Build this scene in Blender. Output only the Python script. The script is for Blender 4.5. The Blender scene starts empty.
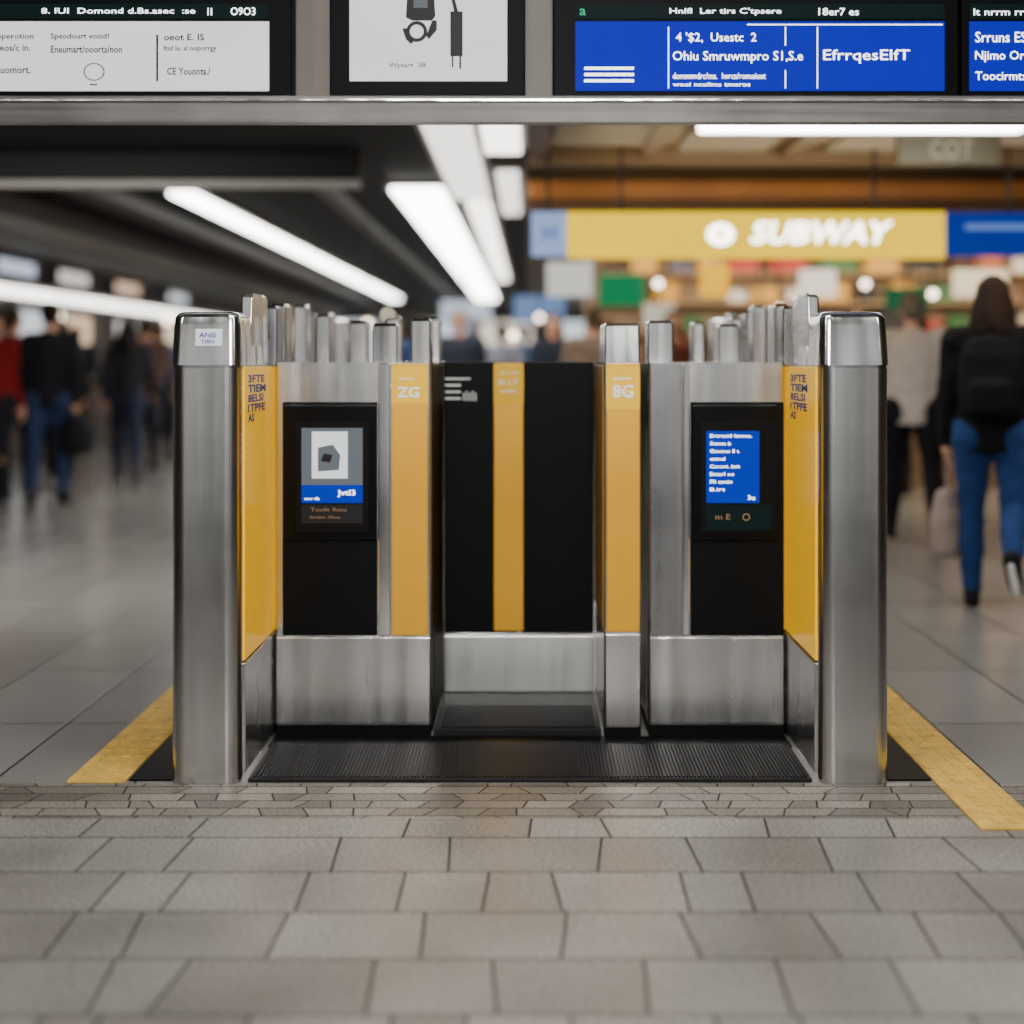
import bpy, bmesh, math, random
from mathutils import Vector, Matrix
random.seed(7)
D=bpy.data
scene=bpy.context.scene
COL=scene.collection
# ------------------------------------------------------------------ materials
def newmat(name):
    m=D.materials.new(name); m.use_nodes=True
    nt=m.node_tree
    return m,nt,nt.nodes['Principled BSDF']
def S(b,**k):
    for n,v in k.items():
        n=n.replace('_',' ')
        if n in b.inputs: b.inputs[n].default_value=v
def rgb(r,g,b):
    f=lambda c:(c/255/12.92) if c/255<=.04045 else ((c/255+.055)/1.055)**2.4
    return (f(r),f(g),f(b),1)
def plain(name,col,rough=.5,metal=0,emis=0,noise=.12,nscale=6,bump=0,spec=None,coat=0):
    m,nt,b=newmat(name)
    S(b,Base_Color=col,Roughness=rough,Metallic=metal)
    if spec is not None: b.inputs['Specular IOR Level'].default_value=spec
    if coat: b.inputs['Coat Weight'].default_value=coat; b.inputs['Coat Roughness'].default_value=.12
    if noise>0:
        tc=nt.nodes.new('ShaderNodeTexCoord'); n=nt.nodes.new('ShaderNodeTexNoise')
        n.inputs['Scale'].default_value=nscale; n.inputs['Detail'].default_value=6
        nt.links.new(tc.outputs['Object'],n.inputs['Vector'])
        mx=nt.nodes.new('ShaderNodeMixRGB')
        mx.inputs['Color1'].default_value=tuple(c*(1-noise) for c in col[:3])+(1,)
        mx.inputs['Color2'].default_value=tuple(min(1,c*(1+noise)) for c in col[:3])+(1,)
        nt.links.new(n.outputs['Fac'],mx.inputs['Fac'])
        nt.links.new(mx.outputs['Color'],b.inputs['Base Color'])
        if bump>0:
            bp=nt.nodes.new('ShaderNodeBump'); bp.inputs['Strength'].default_value=bump
            bp.inputs['Distance'].default_value=.01
            nt.links.new(n.outputs['Fac'],bp.inputs['Height']); nt.links.new(bp.outputs['Normal'],b.inputs['Normal'])
    return m
def glow(name,c,e):
    """self lit surface: dark base, coloured emission with a faint panel unevenness"""
    m,nt,b=newmat(name)
    S(b,Base_Color=(c[0]*.05,c[1]*.05,c[2]*.05,1),Roughness=.6)
    b.inputs['Specular IOR Level'].default_value=.1
    b.inputs['Emission Color'].default_value=c
    tc=nt.nodes.new('ShaderNodeTexCoord'); n=nt.nodes.new('ShaderNodeTexNoise'); n.inputs['Scale'].default_value=3
    nt.links.new(tc.outputs['Object'],n.inputs['Vector'])
    r=nt.nodes.new('ShaderNodeMapRange'); r.inputs[3].default_value=e*.92; r.inputs[4].default_value=e*1.08
    nt.links.new(n.outputs['Fac'],r.inputs[0]); nt.links.new(r.outputs[0],b.inputs['Emission Strength'])
    return m
def steel(name,col=(.56,.55,.53),rough=.34,sc=(28,28,.7),amt=.15,wave=.0):
    m,nt,b=newmat(name)
    S(b,Metallic=1.0,Roughness=rough)
    tc=nt.nodes.new('ShaderNodeTexCoord'); mp=nt.nodes.new('ShaderNodeMapping')
    mp.inputs['Scale'].default_value=sc
    nt.links.new(tc.outputs['Object'],mp.inputs['Vector'])
    n=nt.nodes.new('ShaderNodeTexNoise'); n.inputs['Scale'].default_value=1; n.inputs['Detail'].default_value=4
    nt.links.new(mp.outputs['Vector'],n.inputs['Vector'])
    n2=nt.nodes.new('ShaderNodeTexNoise'); n2.inputs['Scale'].default_value=3.5; n2.inputs['Detail'].default_value=8; n2.inputs['Roughness'].default_value=.65
    nt.links.new(tc.outputs['Object'],n2.inputs['Vector'])
    ad=nt.nodes.new('ShaderNodeMath'); ad.operation='ADD'
    nt.links.new(n.outputs['Fac'],ad.inputs[0]); nt.links.new(n2.outputs['Fac'],ad.inputs[1])
    cr=nt.nodes.new('ShaderNodeMapRange'); cr.inputs['From Min'].default_value=.6; cr.inputs['From Max'].default_value=1.4
    nt.links.new(ad.outputs[0],cr.inputs['Value'])
    mx=nt.nodes.new('ShaderNodeMixRGB')
    mx.inputs['Color1'].default_value=tuple(c*(1-amt) for c in col)+(1,)
    mx.inputs['Color2'].default_value=tuple(min(1,c*(1+amt)) for c in col)+(1,)
    nt.links.new(cr.outputs['Result'],mx.inputs['Fac']); nt.links.new(mx.outputs['Color'],b.inputs['Base Color'])
    r=nt.nodes.new('ShaderNodeMapRange'); r.inputs['To Min'].default_value=max(.05,rough-.05); r.inputs['To Max'].default_value=rough+.08
    nt.links.new(cr.outputs['Result'],r.inputs['Value']); nt.links.new(r.outputs['Result'],b.inputs['Roughness'])
    if wave>0:   # slightly wavy drawn sheet: long vertical undulations
        m2=nt.nodes.new('ShaderNodeMapping'); m2.inputs['Scale'].default_value=(5,5,.12)
        nt.links.new(tc.outputs['Object'],m2.inputs['Vector'])
        n3=nt.nodes.new('ShaderNodeTexNoise'); n3.inputs['Scale'].default_value=1.6; n3.inputs['Detail'].default_value=1.0
        nt.links.new(m2.outputs[0],n3.inputs['Vector'])
        bp=nt.nodes.new('ShaderNodeBump'); bp.inputs['Strength'].default_value=1.0; bp.inputs['Distance'].default_value=wave
        nt.links.new(n3.outputs['Fac'],bp.inputs['Height']); nt.links.new(bp.outputs[0],b.inputs['Normal'])
    return m
def tilefloor(name,c1,c2,mortar,bw,rh,ms,yoff=0,rough=.42,rowshift=1.0,slant=.5,wvar=.3,jit=.45,speck=.3,stain=(.74,1.16),sscale=110,rvar=.08):
    """straight jointed paving: every joint has its own position and slant"""
    m,nt,b=newmat(name); N=nt.nodes; L=nt.links
    def M(op,a,b_=None,c=None):
        n=N.new('ShaderNodeMath'); n.operation=op
        for i,v in enumerate((a,b_,c)):
            if v is None: continue
            if isinstance(v,(int,float)): n.inputs[i].default_value=v
            else: L.new(v,n.inputs[i])
        return n.outputs[0]
    def white(v,w,seed=0.0):
        n=N.new('ShaderNodeTexWhiteNoise'); n.noise_dimensions='3D'
        cx=N.new('ShaderNodeCombineXYZ'); L.new(v,cx.inputs[0])
        if w is not None: L.new(w,cx.inputs[1])
        cx.inputs[2].default_value=seed
        L.new(cx.outputs[0],n.inputs['Vector']); return n.outputs['Value']
    tc=N.new('ShaderNodeTexCoord'); sx=N.new('ShaderNodeSeparateXYZ'); L.new(tc.outputs['Object'],sx.inputs[0])
    X=sx.outputs[0]; Y=M('ADD',sx.outputs[1],yoff)
    v=M('DIVIDE',Y,rh); row=M('FLOOR',v); fv=M('SUBTRACT',v,row); fvc=M('SUBTRACT',fv,.5)
    w=M('MULTIPLY',M('ADD',M('MULTIPLY',M('SUBTRACT',white(row,None,9.1),.5),wvar),1.0),bw)
    u=M('DIVIDE',M('ADD',X,M('MULTIPLY',white(row,None,1.3),bw*rowshift)),w); cell=M('FLOOR',u); f=M('SUBTRACT',u,cell)
    def jr(c):
        return M('ADD',M('ADD',M('MULTIPLY',white(row,c,3.0),jit),.25-jit*.25),M('MULTIPLY',M('MULTIPLY',M('SUBTRACT',white(row,c,4.0),.5),slant),fvc))
    r0=jr(cell); r1=jr(M('ADD',cell,1.0)); rm=jr(M('SUBTRACT',cell,1.0))
    d0=M('ABSOLUTE',M('SUBTRACT',f,r0)); d1=M('SUBTRACT',M('ADD',r1,1.0),f); dm=M('SUBTRACT',M('ADD',f,1.0),rm)
    du=M('MULTIPLY',M('MINIMUM',d0,M('MINIMUM',d1,dm)),w)
    tid=M('SUBTRACT',cell,M('LESS_THAN',f,r0))
    dv=M('MULTIPLY',M('MINIMUM',fv,M('SUBTRACT',1.0,fv)),rh)
    dd=M('MINIMUM',du,dv)
    mr=N.new('ShaderNodeMapRange'); mr.interpolation_type='SMOOTHSTEP'
    mr.inputs['From Min'].default_value=ms*.55; mr.inputs['From Max'].default_value=ms; L.new(dd,mr.inputs['Value'])
    tile=mr.outputs[0]
    mx=N.new('ShaderNodeMixRGB'); mx.inputs[1].default_value=c1; mx.inputs[2].default_value=c2; L.new(white(row,tid,7.7),mx.inputs[0])
    sp=N.new('ShaderNodeTexNoise'); sp.inputs['Scale'].default_value=sscale; sp.inputs['Detail'].default_value=5; sp.inputs['Roughness'].default_value=.8; L.new(tc.outputs['Object'],sp.inputs['Vector'])
    st=N.new('ShaderNodeTexNoise'); st.inputs['Scale'].default_value=2.6; st.inputs['Detail'].default_value=8; L.new(tc.outputs['Object'],st.inputs['Vector'])
    def mrange(v,a,b_,c,d):
        n=N.new('ShaderNodeMapRange'); n.inputs[1].default_value=a; n.inputs[2].default_value=b_; n.inputs[3].default_value=c; n.inputs[4].default_value=d; L.new(v,n.inputs[0]); return n.outputs[0]
    k=M('MULTIPLY',mrange(sp.outputs['Fac'],.38,.62,1-speck,1+speck),mrange(st.outputs['Fac'],.3,.7,stain[0],stain[1]))
    vm=N.new('ShaderNodeVectorMath'); vm.operation='SCALE'; L.new(mx.outputs[0],vm.inputs[0]); L.new(k,vm.inputs['Scale'])
    m2=N.new('ShaderNodeMixRGB'); m2.inputs[1].default_value=mortar; L.new(vm.outputs[0],m2.inputs[2]); L.new(tile,m2.inputs[0])
    L.new(m2.outputs[0],b.inputs['Base Color'])
    L.new(M('ADD',mrange(st.outputs['Fac'],.3,.7,rough-rvar*.5,rough+rvar),M('MULTIPLY',M('SUBTRACT',1.0,tile),.4)),b.inputs['Roughness'])
    bp=N.new('ShaderNodeBump'); bp.inputs['Strength'].default_value=.6; bp.inputs['Distance'].default_value=.003
    L.new(M('ADD',tile,M('MULTIPLY',sp.outputs['Fac'],.2)),bp.inputs['Height']); L.new(bp.outputs[0],b.inputs['Normal'])
    return m
STEEL=steel('brushed_steel',(.60,.595,.585),.22,wave=.008,amt=.12)
STEEL_L=steel('light_steel',(.84,.84,.835),.15,amt=.06,wave=.006)
STEEL_D=steel('dark_steel',(.32,.32,.325),.28,wave=.008)
FASCIA=steel('fascia_metal',(.40,.39,.37),.42,(1.2,60,60),.25)
YEL=plain('golden_yellow',(.82,.42,.025,1),.34,metal=.45,noise=.14,nscale=3)
m_,nt_,b_=newmat('glowing_yellow'); S(b_,Base_Color=(1.0,.50,.0,1),Roughness=.3)
b_.inputs['Emission Color'].default_value=(1,.54,0,1); b_.inputs['Emission Strength'].default_value=.32  # faint emission makes the panel look brightly lit; no lamp behind it
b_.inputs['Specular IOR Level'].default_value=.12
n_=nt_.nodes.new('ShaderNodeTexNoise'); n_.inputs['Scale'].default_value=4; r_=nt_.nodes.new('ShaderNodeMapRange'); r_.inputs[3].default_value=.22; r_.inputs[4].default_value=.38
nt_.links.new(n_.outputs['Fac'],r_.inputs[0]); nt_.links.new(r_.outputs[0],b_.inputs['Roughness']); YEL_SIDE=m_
YEL2=plain('header_yellow',(.95,.55,.01,1),.35,noise=.06,spec=.3)
YELP=plain('worn_yellow_paint',(.70,.42,.07,1),.6,noise=.5,nscale=16,bump=.4)
BLACK=plain('black_gloss',(.002,.002,.0025,1),.5,noise=.2,spec=.08)
BLACKG=plain('black_glass',(.002,.002,.0025,1),.25,noise=.2,spec=.2)
BLACKM=plain('black_matte',(.002,.002,.0025,1),.5,noise=.2,nscale=40,spec=.12)
RUBBER=plain('black_rubber',(.008,.008,.009,1),.6,noise=.3,nscale=60,spec=.2)
DARKG=plain('dark_grey',(.012,.012,.013,1),.5,spec=.2)
GREY=plain('mid_grey',(.22,.22,.22,1),.5)
WHITE=plain('white_ink',(.9,.9,.87,1),.5,noise=0)
LABELW=plain('label_white',(.75,.80,.88,1),.5,noise=0)
NAVY=plain('navy_ink',rgb(12,52,140),.5,noise=0,spec=.2)
INK=plain('black_ink',(.001,.001,.0012,1),.6,noise=0,spec=.05)
SCR_W=glow('white_screen',(.84,.86,.87,1),1.35)
SCR_B=glow('blue_screen',(.0,.008,.62,1),.88)
SCR_B2=glow('blue_display',(.0,.03,.5,1),1.0)
SCR_G=glow('header_screen',(.004,.03,.03,1),.35)
SCR_GR=glow('grey_screen',rgb(110,118,124),.9)
TXT_W=glow('white_glow_text',(.95,.97,1,1),3.6)
TXT_G=glow('green_glow_text',rgb(60,200,140),1.2)
TXT_O=glow('dim_tan_text',rgb(190,150,115),.6)
LAMP=glow('lamp_tube',(1,.97,.92,1),14)
LAMP_W=glow('lamp_warm',(1,.85,.6,1),8)
# ------------------------------------------------------------------ helpers
W={}
def top(name,loc,label,cat,group=None):
    o=D.objects.new(name,None); o.empty_display_size=.1; o.location=loc; COL.objects.link(o); W[o]=Vector(loc)
    tag(o,label,cat,group); return o
def tag(o,label,cat,group=None):
    o['label']=label; o['category']=cat
    if group: o['group']=group
def finish(name,bm,mat,parent=None,smooth=False,origin=None,label=None,sharp=False):
    bmesh.ops.recalc_face_normals(bm,faces=bm.faces)
    me=D.meshes.new(name)
    if origin is None:
        vs=[v.co for v in bm.verts]
        origin=Vector(((min(v.x for v in vs)+max(v.x for v in vs))/2,(min(v.y for v in vs)+max(v.y for v in vs))/2,min(v.z for v in vs)))
    origin=Vector(origin)
    for v in bm.verts: v.co-=origin
    if smooth:
        for f in bm.faces: f.smooth=True
    bm.to_mesh(me); bm.free()
    if sharp: me.set_sharp_from_angle(angle=math.radians(32))
    o=D.objects.new(name,me); COL.objects.link(o)
    for m in (mat if isinstance(mat,(list,tuple)) else [mat]): me.materials.append(m)
    W[o]=origin
    if parent:
        o.parent=parent; o.location=origin-W[parent]
    else: o.location=origin
    if label: o['label']=label
    return o
def addbox(bm,x0,x1,y0,y1,z0,z1,bev=0,mi=0):
    r=bmesh.ops.create_cube(bm,size=1)
    vs=r['verts']
    for v in vs:
        v.co=Vector(((x0+x1)/2+v.co.x*(x1-x0),(y0+y1)/2+v.co.y*(y1-y0),(z0+z1)/2+v.co.z*(z1-z0)))
    fs=set(f for v in vs for f in v.link_faces)
    for f in fs: f.material_index=mi
    if bev>0:
        es=list(set(e for v in vs for e in v.link_edges))
        rr=bmesh.ops.bevel(bm,geom=es,offset=bev,segments=2,affect='EDGES',profile=.5)
        for f in rr['faces']: f.material_index=mi
def box(name,x0,x1,y0,y1,z0,z1,mat,parent=None,bev=.003,label=None):
    bm=bmesh.new(); addbox(bm,x0,x1,y0,y1,z0,z1,bev)
    return finish(name,bm,mat,parent,label=label)
def rrect(x0,x1,y0,y1,r,seg=6):
    pts=[]
    for cx,cy,a0 in ((x1-r,y1-r,0),(x0+r,y1-r,90),(x0+r,y0+r,180),(x1-r,y0+r,270)):
        for i in range(seg+1):
            a=math.radians(a0+90*i/seg); pts.append((cx+r*math.cos(a),cy+r*math.sin(a)))
    return pts
def prism(name,secs,r,mat,parent=None,label=None,seg=6):
    bm=bmesh.new(); loops=[]
    for (z,x0,x1,y0,y1) in secs:
        loops.append([bm.verts.new((x,y,z)) for x,y in rrect(x0,x1,y0,y1,r,seg)])
    n=len(loops[0])
    for a,b in zip(loops,loops[1:]):
        for i in range(n):
            f=bm.faces.new((a[i],a[(i+1)%n],b[(i+1)%n],b[i])); f.smooth=True
    f=bm.faces.new(loops[0][::-1]); f.smooth=True
    f=bm.faces.new(loops[-1]); f.smooth=True
    o=finish(name,bm,mat,parent,label=label,sharp=True)
    wn=o.modifiers.new('wn','WEIGHTED_NORMAL'); wn.keep_sharp=True; wn.weight=100
    return o
def polyx(name,pts,y0,y1,mat,parent=None,label=None):
    bm=bmesh.new()
    a=[bm.verts.new((x,y0,z)) for x,z in pts]; b=[bm.verts.new((x,y1,z)) for x,z in pts]
    bm.faces.new(a); bm.faces.new(b[::-1])
    for i in range(len(a)): bm.faces.new((a[i],b[i],b[(i+1)%len(a)],a[(i+1)%len(a)]))
    return finish(name,bm,mat,parent,label=label)
def textmesh(s,bold=.012,shear=0):
    cu=D.curves.new('t','FONT'); cu.body=s; cu.size=1; cu.extrude=0; cu.resolution_u=2; cu.offset=bold; cu.shear=shear
    o=D.objects.new('t',cu); COL.objects.link(o)
    me=D.meshes.new_from_object(o)
    D.objects.remove(o)
    return me
def lettering(items,mat,parent,plane='front',name='lettering',label=None,bold=.006,shear=0):
    o=None
    for (s,u0,v0,w,h,d) in items:
        me=textmesh(s,bold,shear)
        if not me.vertices: continue
        bm=bmesh.new()
        xs=[v.co.x for v in me.vertices]; ys=[v.co.y for v in me.vertices]
        ax,bx,ay,by=min(xs),max(xs),min(ys),max(ys)
        idx=[]
        for v in me.vertices:
            u=(v.co.x-ax)/(bx-ax)*w; t=(v.co.y-ay)/max(1e-6,by-ay)*h
            if plane=='front': co=(u0+u,d,v0+t)
            elif plane=='px': co=(d,u0+u,v0+t)
            else: co=(d,u0-u,v0+t)
            idx.append(bm.verts.new(co))
        for p in me.polygons:
            try: bm.faces.new([idx[i] for i in p.vertices])
            except ValueError: pass
        D.meshes.remove(me)
        o=finish(name,bm,mat,parent,label=label)
    return o
def struct(o): o['kind']='structure'; return o
# ------------------------------------------------------------------ room
F_FRONT=tilefloor('floor_front_tiles',rgb(142,138,132),rgb(114,110,104),(.008,.007,.006,1),.29,.257,.0040,yoff=.092,rough=.38,slant=.20,wvar=.5,jit=.65,speck=.7,stain=(.70,1.12))
F_BRICK=tilefloor('floor_small_bricks',rgb(138,131,120),rgb(88,83,75),(.008,.007,.006,1),.15,.068,.0032,rough=.45,slant=.7,wvar=.8,jit=.7,speck=.6)
F_BIG=tilefloor('floor_big_tiles',rgb(142,140,136),rgb(134,131,127),(.014,.013,.012,1),.43,.86,.0065,yoff=.2,rough=.21,rowshift=0,slant=0,wvar=0,jit=0,speck=.15,stain=(.95,1.05),rvar=.0)
bm=bmesh.new()
ys=[-6,3.92,4.25,36]
for i in range(3):
    vs=[bm.verts.new(c) for c in ((-7,ys[i],0),(8,ys[i],0),(8,ys[i+1],0),(-7,ys[i+1],0))]
    f=bm.faces.new(vs); f.material_index=i
struct(finish('floor',bm,[F_FRONT,F_BRICK,F_BIG],origin=(0,0,0)))
CEIL_D=plain('dark_ceiling',(.010,.010,.011,1),.7,noise=.4,nscale=2,spec=.2)
CEIL_B=plain('beige_ceiling',rgb(116,104,86),.6,noise=.35,nscale=1.5)
CEIL_H=plain('hall_ceiling',rgb(90,88,85),.7)
bm=bmesh.new()
def quad(vs,mi):
    f=bm.faces.new([bm.verts.new(v) for v in vs]); f.material_index=mi
quad(((-7,-6,4.2),(8,-6,4.2),(8,4.78,4.2),(-7,4.78,4.2)),2)
quad(((-7,4.78,2.75),(8,4.78,2.75),(8,4.78,4.2),(-7,4.78,4.2)),2)
quad(((-7,4.78,2.75),(-.02,4.78,2.75),(-.02,36,2.75),(-7,36,2.75)),0)
quad(((-.02,4.78,2.75),(8,4.78,2.75),(8,36,2.75),(-.02,36,2.75)),1)
struct(finish('ceiling',bm,[CEIL_D,CEIL_B,CEIL_H],origin=(0,0,2.75)))
WALL=plain('wall_paint',rgb(104,96,88),.6)
WALLW=plain('wall_warm',rgb(140,120,98),.6,noise=.3,nscale=1.2)
WALLB=plain('wall_pale',rgb(150,146,142),.6,noise=.3,nscale=1.0)
struct(box('wall_left',-7.2,-7,-6,36,0,4.2,WALL,bev=0))
struct(box('wall_right',8,8.2,-6,36,0,4.2,WALLW,bev=0))
struct(box('wall_back',-7,8,36,36.2,0,2.75,WALLB,bev=0))
COLM=plain('column_dark',rgb(20,19,18),.4)
for x in (-4.6,-1.9,.9,3.9):  # unseen columns added to put dark vertical bands in the steel reflections
    c_=prism('reflection_column',[(0,x-.46,x+.46,-4.6,-3.8),(4.2,x-.46,x+.46,-4.6,-3.8)],.06,COLM); tag(c_,'unseen dark square column added for steel reflections','column','dark reflection columns')
# ------------------------------------------------------------------ side barriers
def side_barrier(s):
    o=top('barrier_housing',(s*.965,4.23,0),'tall brushed steel gate end pillar with bright yellow inner panel','ticket gate','ticket gate end pillars')
    def X(a,b): return (min(s*a,s*b),max(s*a,s*b))
    x0,x1=X(.865,1.072)
    prism('body',[(0.0,x0,x1,4.23,7.2),(1.24,x0,x1,4.23,7.2)],.045,STEEL,o,seg=12)
    prism('rim',[(1.240,x0+.002,x1-.002,4.232,7.19),(1.25,x0+.002,x1-.002,4.232,7.19)],.043,STEEL_D,o,seg=12)
    cs=[(1.25,-.001,-.001),(1.37,.003,.014)]
    for t in range(1,7):
        a=t/6*math.pi/2; cs.append((1.383+.027*math.sin(a),.004+.020*(1-math.cos(a)),.017+.03*(1-math.cos(a))))
    prism('cap',[(z,x0+i,x1-i,4.233+j,4.62-i) for z,i,j in cs],.032,STEEL_L,o,label='rounded polished metal cap',seg=8)
    xi0,xi1=X(.859,.866)
    p=box('side_panel',xi0,xi1,4.285,6.6,.36,1.245,YEL_SIDE,o,bev=.002,label='bright yellow side panel with added glow')
    pl='px' if s<0 else 'nx'
    d=s*.8585
    it=[]
    for i,(t,w) in enumerate((('3FTE',.27),('TIEM',.29),('8ELSI',.25),('1TPFE',.28),('AS',.10))):
        it.append((t,4.33 if s<0 else 4.69,1.195-i*.030,w,.025,d))
    lettering(it,NAVY,p,pl,label='dark blue lettering',bold=.04)
    k0,k1=X(.858,.866)
    box('lower_panel',k0,k1,4.29,6.6,.02,.35,STEEL,o,bev=.002)
    for i,(yy,hw,z1) in enumerate(((4.66,.07,1.478),(4.98,.05,1.455),(5.20,.08,1.47),(5.62,.05,1.485),(5.90,.09,1.46),(6.4,.06,1.48),(6.85,.08,1.47))):
        a,b=X(.872+.004*(i%3),.934-.006*(i%2))
        prism('post',[(1.25,a,b,yy-hw,yy+hw),(z1-.01,a,b,yy-hw,yy+hw),(z1,a+.006,b-.006,yy-hw+.01,yy+hw-.01)],.008,(STEEL_L,STEEL_D,STEEL)[i%3],o)
    a,b=X(.866,.874)
    prism('wing_plate',[(1.25,a,b,4.40,4.64),(1.46,a,b,4.44,4.62),(1.475,a,b,4.46,4.60)],.0035,STEEL,o)
    if s<0:
        t=box('sticker',-.998,-.918,4.235,4.245,1.305,1.358,LABELW,o,bev=.002,label='small pale sticker with blue writing')
        t.rotation_euler=(math.radians(-7),0,0)
        lettering([('ANIS',-.985,1.332,.05,.014,4.2305),('TIEN',-.98,1.314,.04,.009,4.2315)],NAVY,t,bold=.01)
    return o
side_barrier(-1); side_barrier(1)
for s,ynear in ((-1,4.25),(1,3.82)):
    a,b=sorted((s*1.075,s*1.205))
    f=box('floor_channel',a,b,4.27,7.2,0.0,.006,BLACKM,None,bev=.001)
    tag(f,'black recessed floor channel along the steel gate pillar','floor channel')
    a,b=sorted((s*1.21,s*1.385))
    bm=bmesh.new(); addbox(bm,a,b,ynear,7.2,0,.008,.002)
    y=ynear+.03
    while y<6.6:
        for k in range(4):
            if random.random()<.12: continue
            x=a+.022+k*(b-a-.044)/3+random.uniform(-.003,.003)
            addbox(bm,x-.014,x+.014,y,y+.05+random.uniform(-.01,.008),.007,.011,0)
        y+=.075
    t=finish('tactile_paving',bm,YELP)
    tag(t,'worn yellow tactile paving strip beside the ticket gate','tactile paving','yellow tactile paving strips')
# ------------------------------------------------------------------ cabinets
def cabinet(x0,x1,mirror):
    yf=4.77
    lab='brushed steel ticket gate with black screen panel and golden yellow strip' if not mirror else 'brushed steel ticket gate cabinet with black panel and blue screen'
    o=top('ticket_gate',((x0+x1)/2,yf,0),lab,'ticket gate')
    box('base',x0+.004,x1-.004,yf-.004,6.4,0,.045,BLACKM,o,label='black plinth')
    prism('body',[(.045,x0,x1,yf,6.4),(1.258,x0,x1,yf,6.4)],.012,STEEL,o)
    return o,yf
def device(o,yf,x0,x1,dx0,dx1,rx1,img):
    h=prism('screen_housing',[(.665,x0,x1,yf-.020,yf-.006),(.675,x0,x1,yf-.024,yf-.006),(1.11,x0,x1,yf-.024,yf-.006),(1.122,x0+.002,x1-.002,yf-.018,yf-.006)],.004,BLACKG,o,label='black screen housing')
    y=yf-.027
    box('bezel',dx0-.02,rx1+.02,yf-.0265,yf-.023,.69,1.06,BLACKM,h,bev=.0015)
    if img:
        d=box('display',dx0,dx1,y-.0015,y+.001,.79,1.04,SCR_GR,h,bev=.0005,label='glowing grey and blue display')
        box('blue_band',dx0,dx1,y-.0025,y-.001,.79,.85,SCR_B2,d,bev=0)
        box('picture_card',dx0+.035,dx1-.05,y-.003,y-.001,.872,1.028,SCR_W,d,bev=0)
        polyx('pictogram',[(dx0+.055,.895),(dx0+.125,.90),(dx0+.13,.95),(dx0+.105,.985),(dx0+.055,.975)],y-.0045,y-.003,SCR_GR,d)
        polyx('pictogram',[(dx0+.065,.93),(dx0+.095,.925),(dx0+.105,.95),(dx0+.075,.955)],y-.006,y-.0045,DARKG,d)
        lettering([('Jvtl3',dx0+.12,.81,.06,.024,y-.004),('ooc tfs',dx0+.01,.80,.05,.010,y-.004)],TXT_W,d)
    else:
        d=box('display',dx0,dx1,y-.0015,y+.001,.79,1.03,SCR_B2,h,bev=.0005,label='glowing blue display')
        rows=[('Ertrteid lenms.',.14),('Sctvm b',.07),('Gouirns 8 t.',.10),('otnel',.05),('Cercmt. lmit',.10),('Enterl oe',.08),('FR amtio',.075),('B.irt',.05)]
        it=[]
        for i,(t,w) in enumerate(rows): it.append((t,dx0+.012,1.008-i*.0255,w,.012,y-.003))
        it.append(('3u',dx1-.04,.80,.025,.016,y-.003))
        lettering(it,TXT_W,d)
    r=box('card_reader',dx0,rx1,y-.0015,y+.001,.722 if img else .70,.784,DARKG if img else SCR_G,h,bev=.0005,label='small card reader panel')
    if img:
        lettering([('Tcolit 9utu',dx0+.03,.762,.12,.012,y-.003),('Inrtm Ouo',dx0+.03,.738,.10,.010,y-.003)],TXT_O,r)
    else:
        lettering([('m E',dx0+.03,.735,.05,.018,y-.003),('O',dx0+.12,.73,.026,.026,y-.003)],TXT_O,r)
X0,X1=-.856,-.329
o,yf=cabinet(X0,X1,False)
box('front_panel',-.829,-.512,yf-.008,yf+.002,.344,1.126,BLACKM,o,bev=.003,label='black front panel')
device(o,yf,-.826,-.513,-.762,-.558,-.558,True)
box('trim_strip',-.508,-.468,yf-.01,yf+.002,.344,1.255,STEEL_L,o)
yp=box('stripe_panel',-.463,-.342,yf-.012,yf+.002,.344,1.255,YEL,o,label='golden yellow vertical panel')
box('stripe_header',-.463,-.342,yf-.0135,yf-.011,1.12,1.245,YEL2,yp,bev=.001)
lettering([('ZG',-.445,1.14,.075,.038,yf-.0145),('ZECCN',-.44,1.20,.05,.008,yf-.0145)],WHITE,yp,label='white letters',bold=.03)
box('kick_plate',-.85,-.334,yf-.01,yf+.002,.05,.338,STEEL,o)
box('inner_side_panel',-.331,-.3265,4.80,5.37,.05,1.25,BLACKM,o,label='black inner side panel')
for xa,xb,ya,zt in ((-.41,-.34,4.88,1.41),(-.55,-.46,4.95,1.395),(-.43,-.36,5.7,1.44),(-.60,-.54,5.9,1.45),(-.70,-.63,5.5,1.42),(-.80,-.745,5.3,1.44)):
    prism('post',[(1.258,xa,xb,ya,ya+.12),(zt-.01,xa,xb,ya,ya+.12),(zt,xa+.006,xb-.006,ya+.01,ya+.11)],.008,STEEL_L if ya<5 else STEEL,o)
X0,X1=.396,.856
o,yf=cabinet(X0,X1,True)
box('trim_strip',.402,.508,yf-.01,yf+.002,.344,1.255,STEEL_D,o)
box('trim_strip',.512,.534,yf-.012,yf+.002,.344,1.255,STEEL_L,o)
box('front_panel',.538,.85,yf-.008,yf+.002,.344,1.126,BLACKM,o,bev=.003,label='black front panel')
device(o,yf,.541,.826,.588,.765,.805,False)
box('kick_plate',.402,.85,yf-.01,yf+.002,.05,.338,STEEL,o)
for xa,xb,ya,zt in ((.41,.50,4.95,1.405),(.69,.77,5.2,1.40),(.53,.585,5.8,1.43),(.64,.69,5.6,1.42),(.79,.84,5.6,1.44)):
    prism('post',[(1.258,xa,xb,ya,ya+.12),(zt-.01,xa,xb,ya,ya+.12),(zt,xa+.006,xb-.006,ya+.01,ya+.11)],.008,STEEL,o)
o=top('gate_post',(.309,4.75,0),'slim steel gate post with golden yellow panel','gate post')
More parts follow.
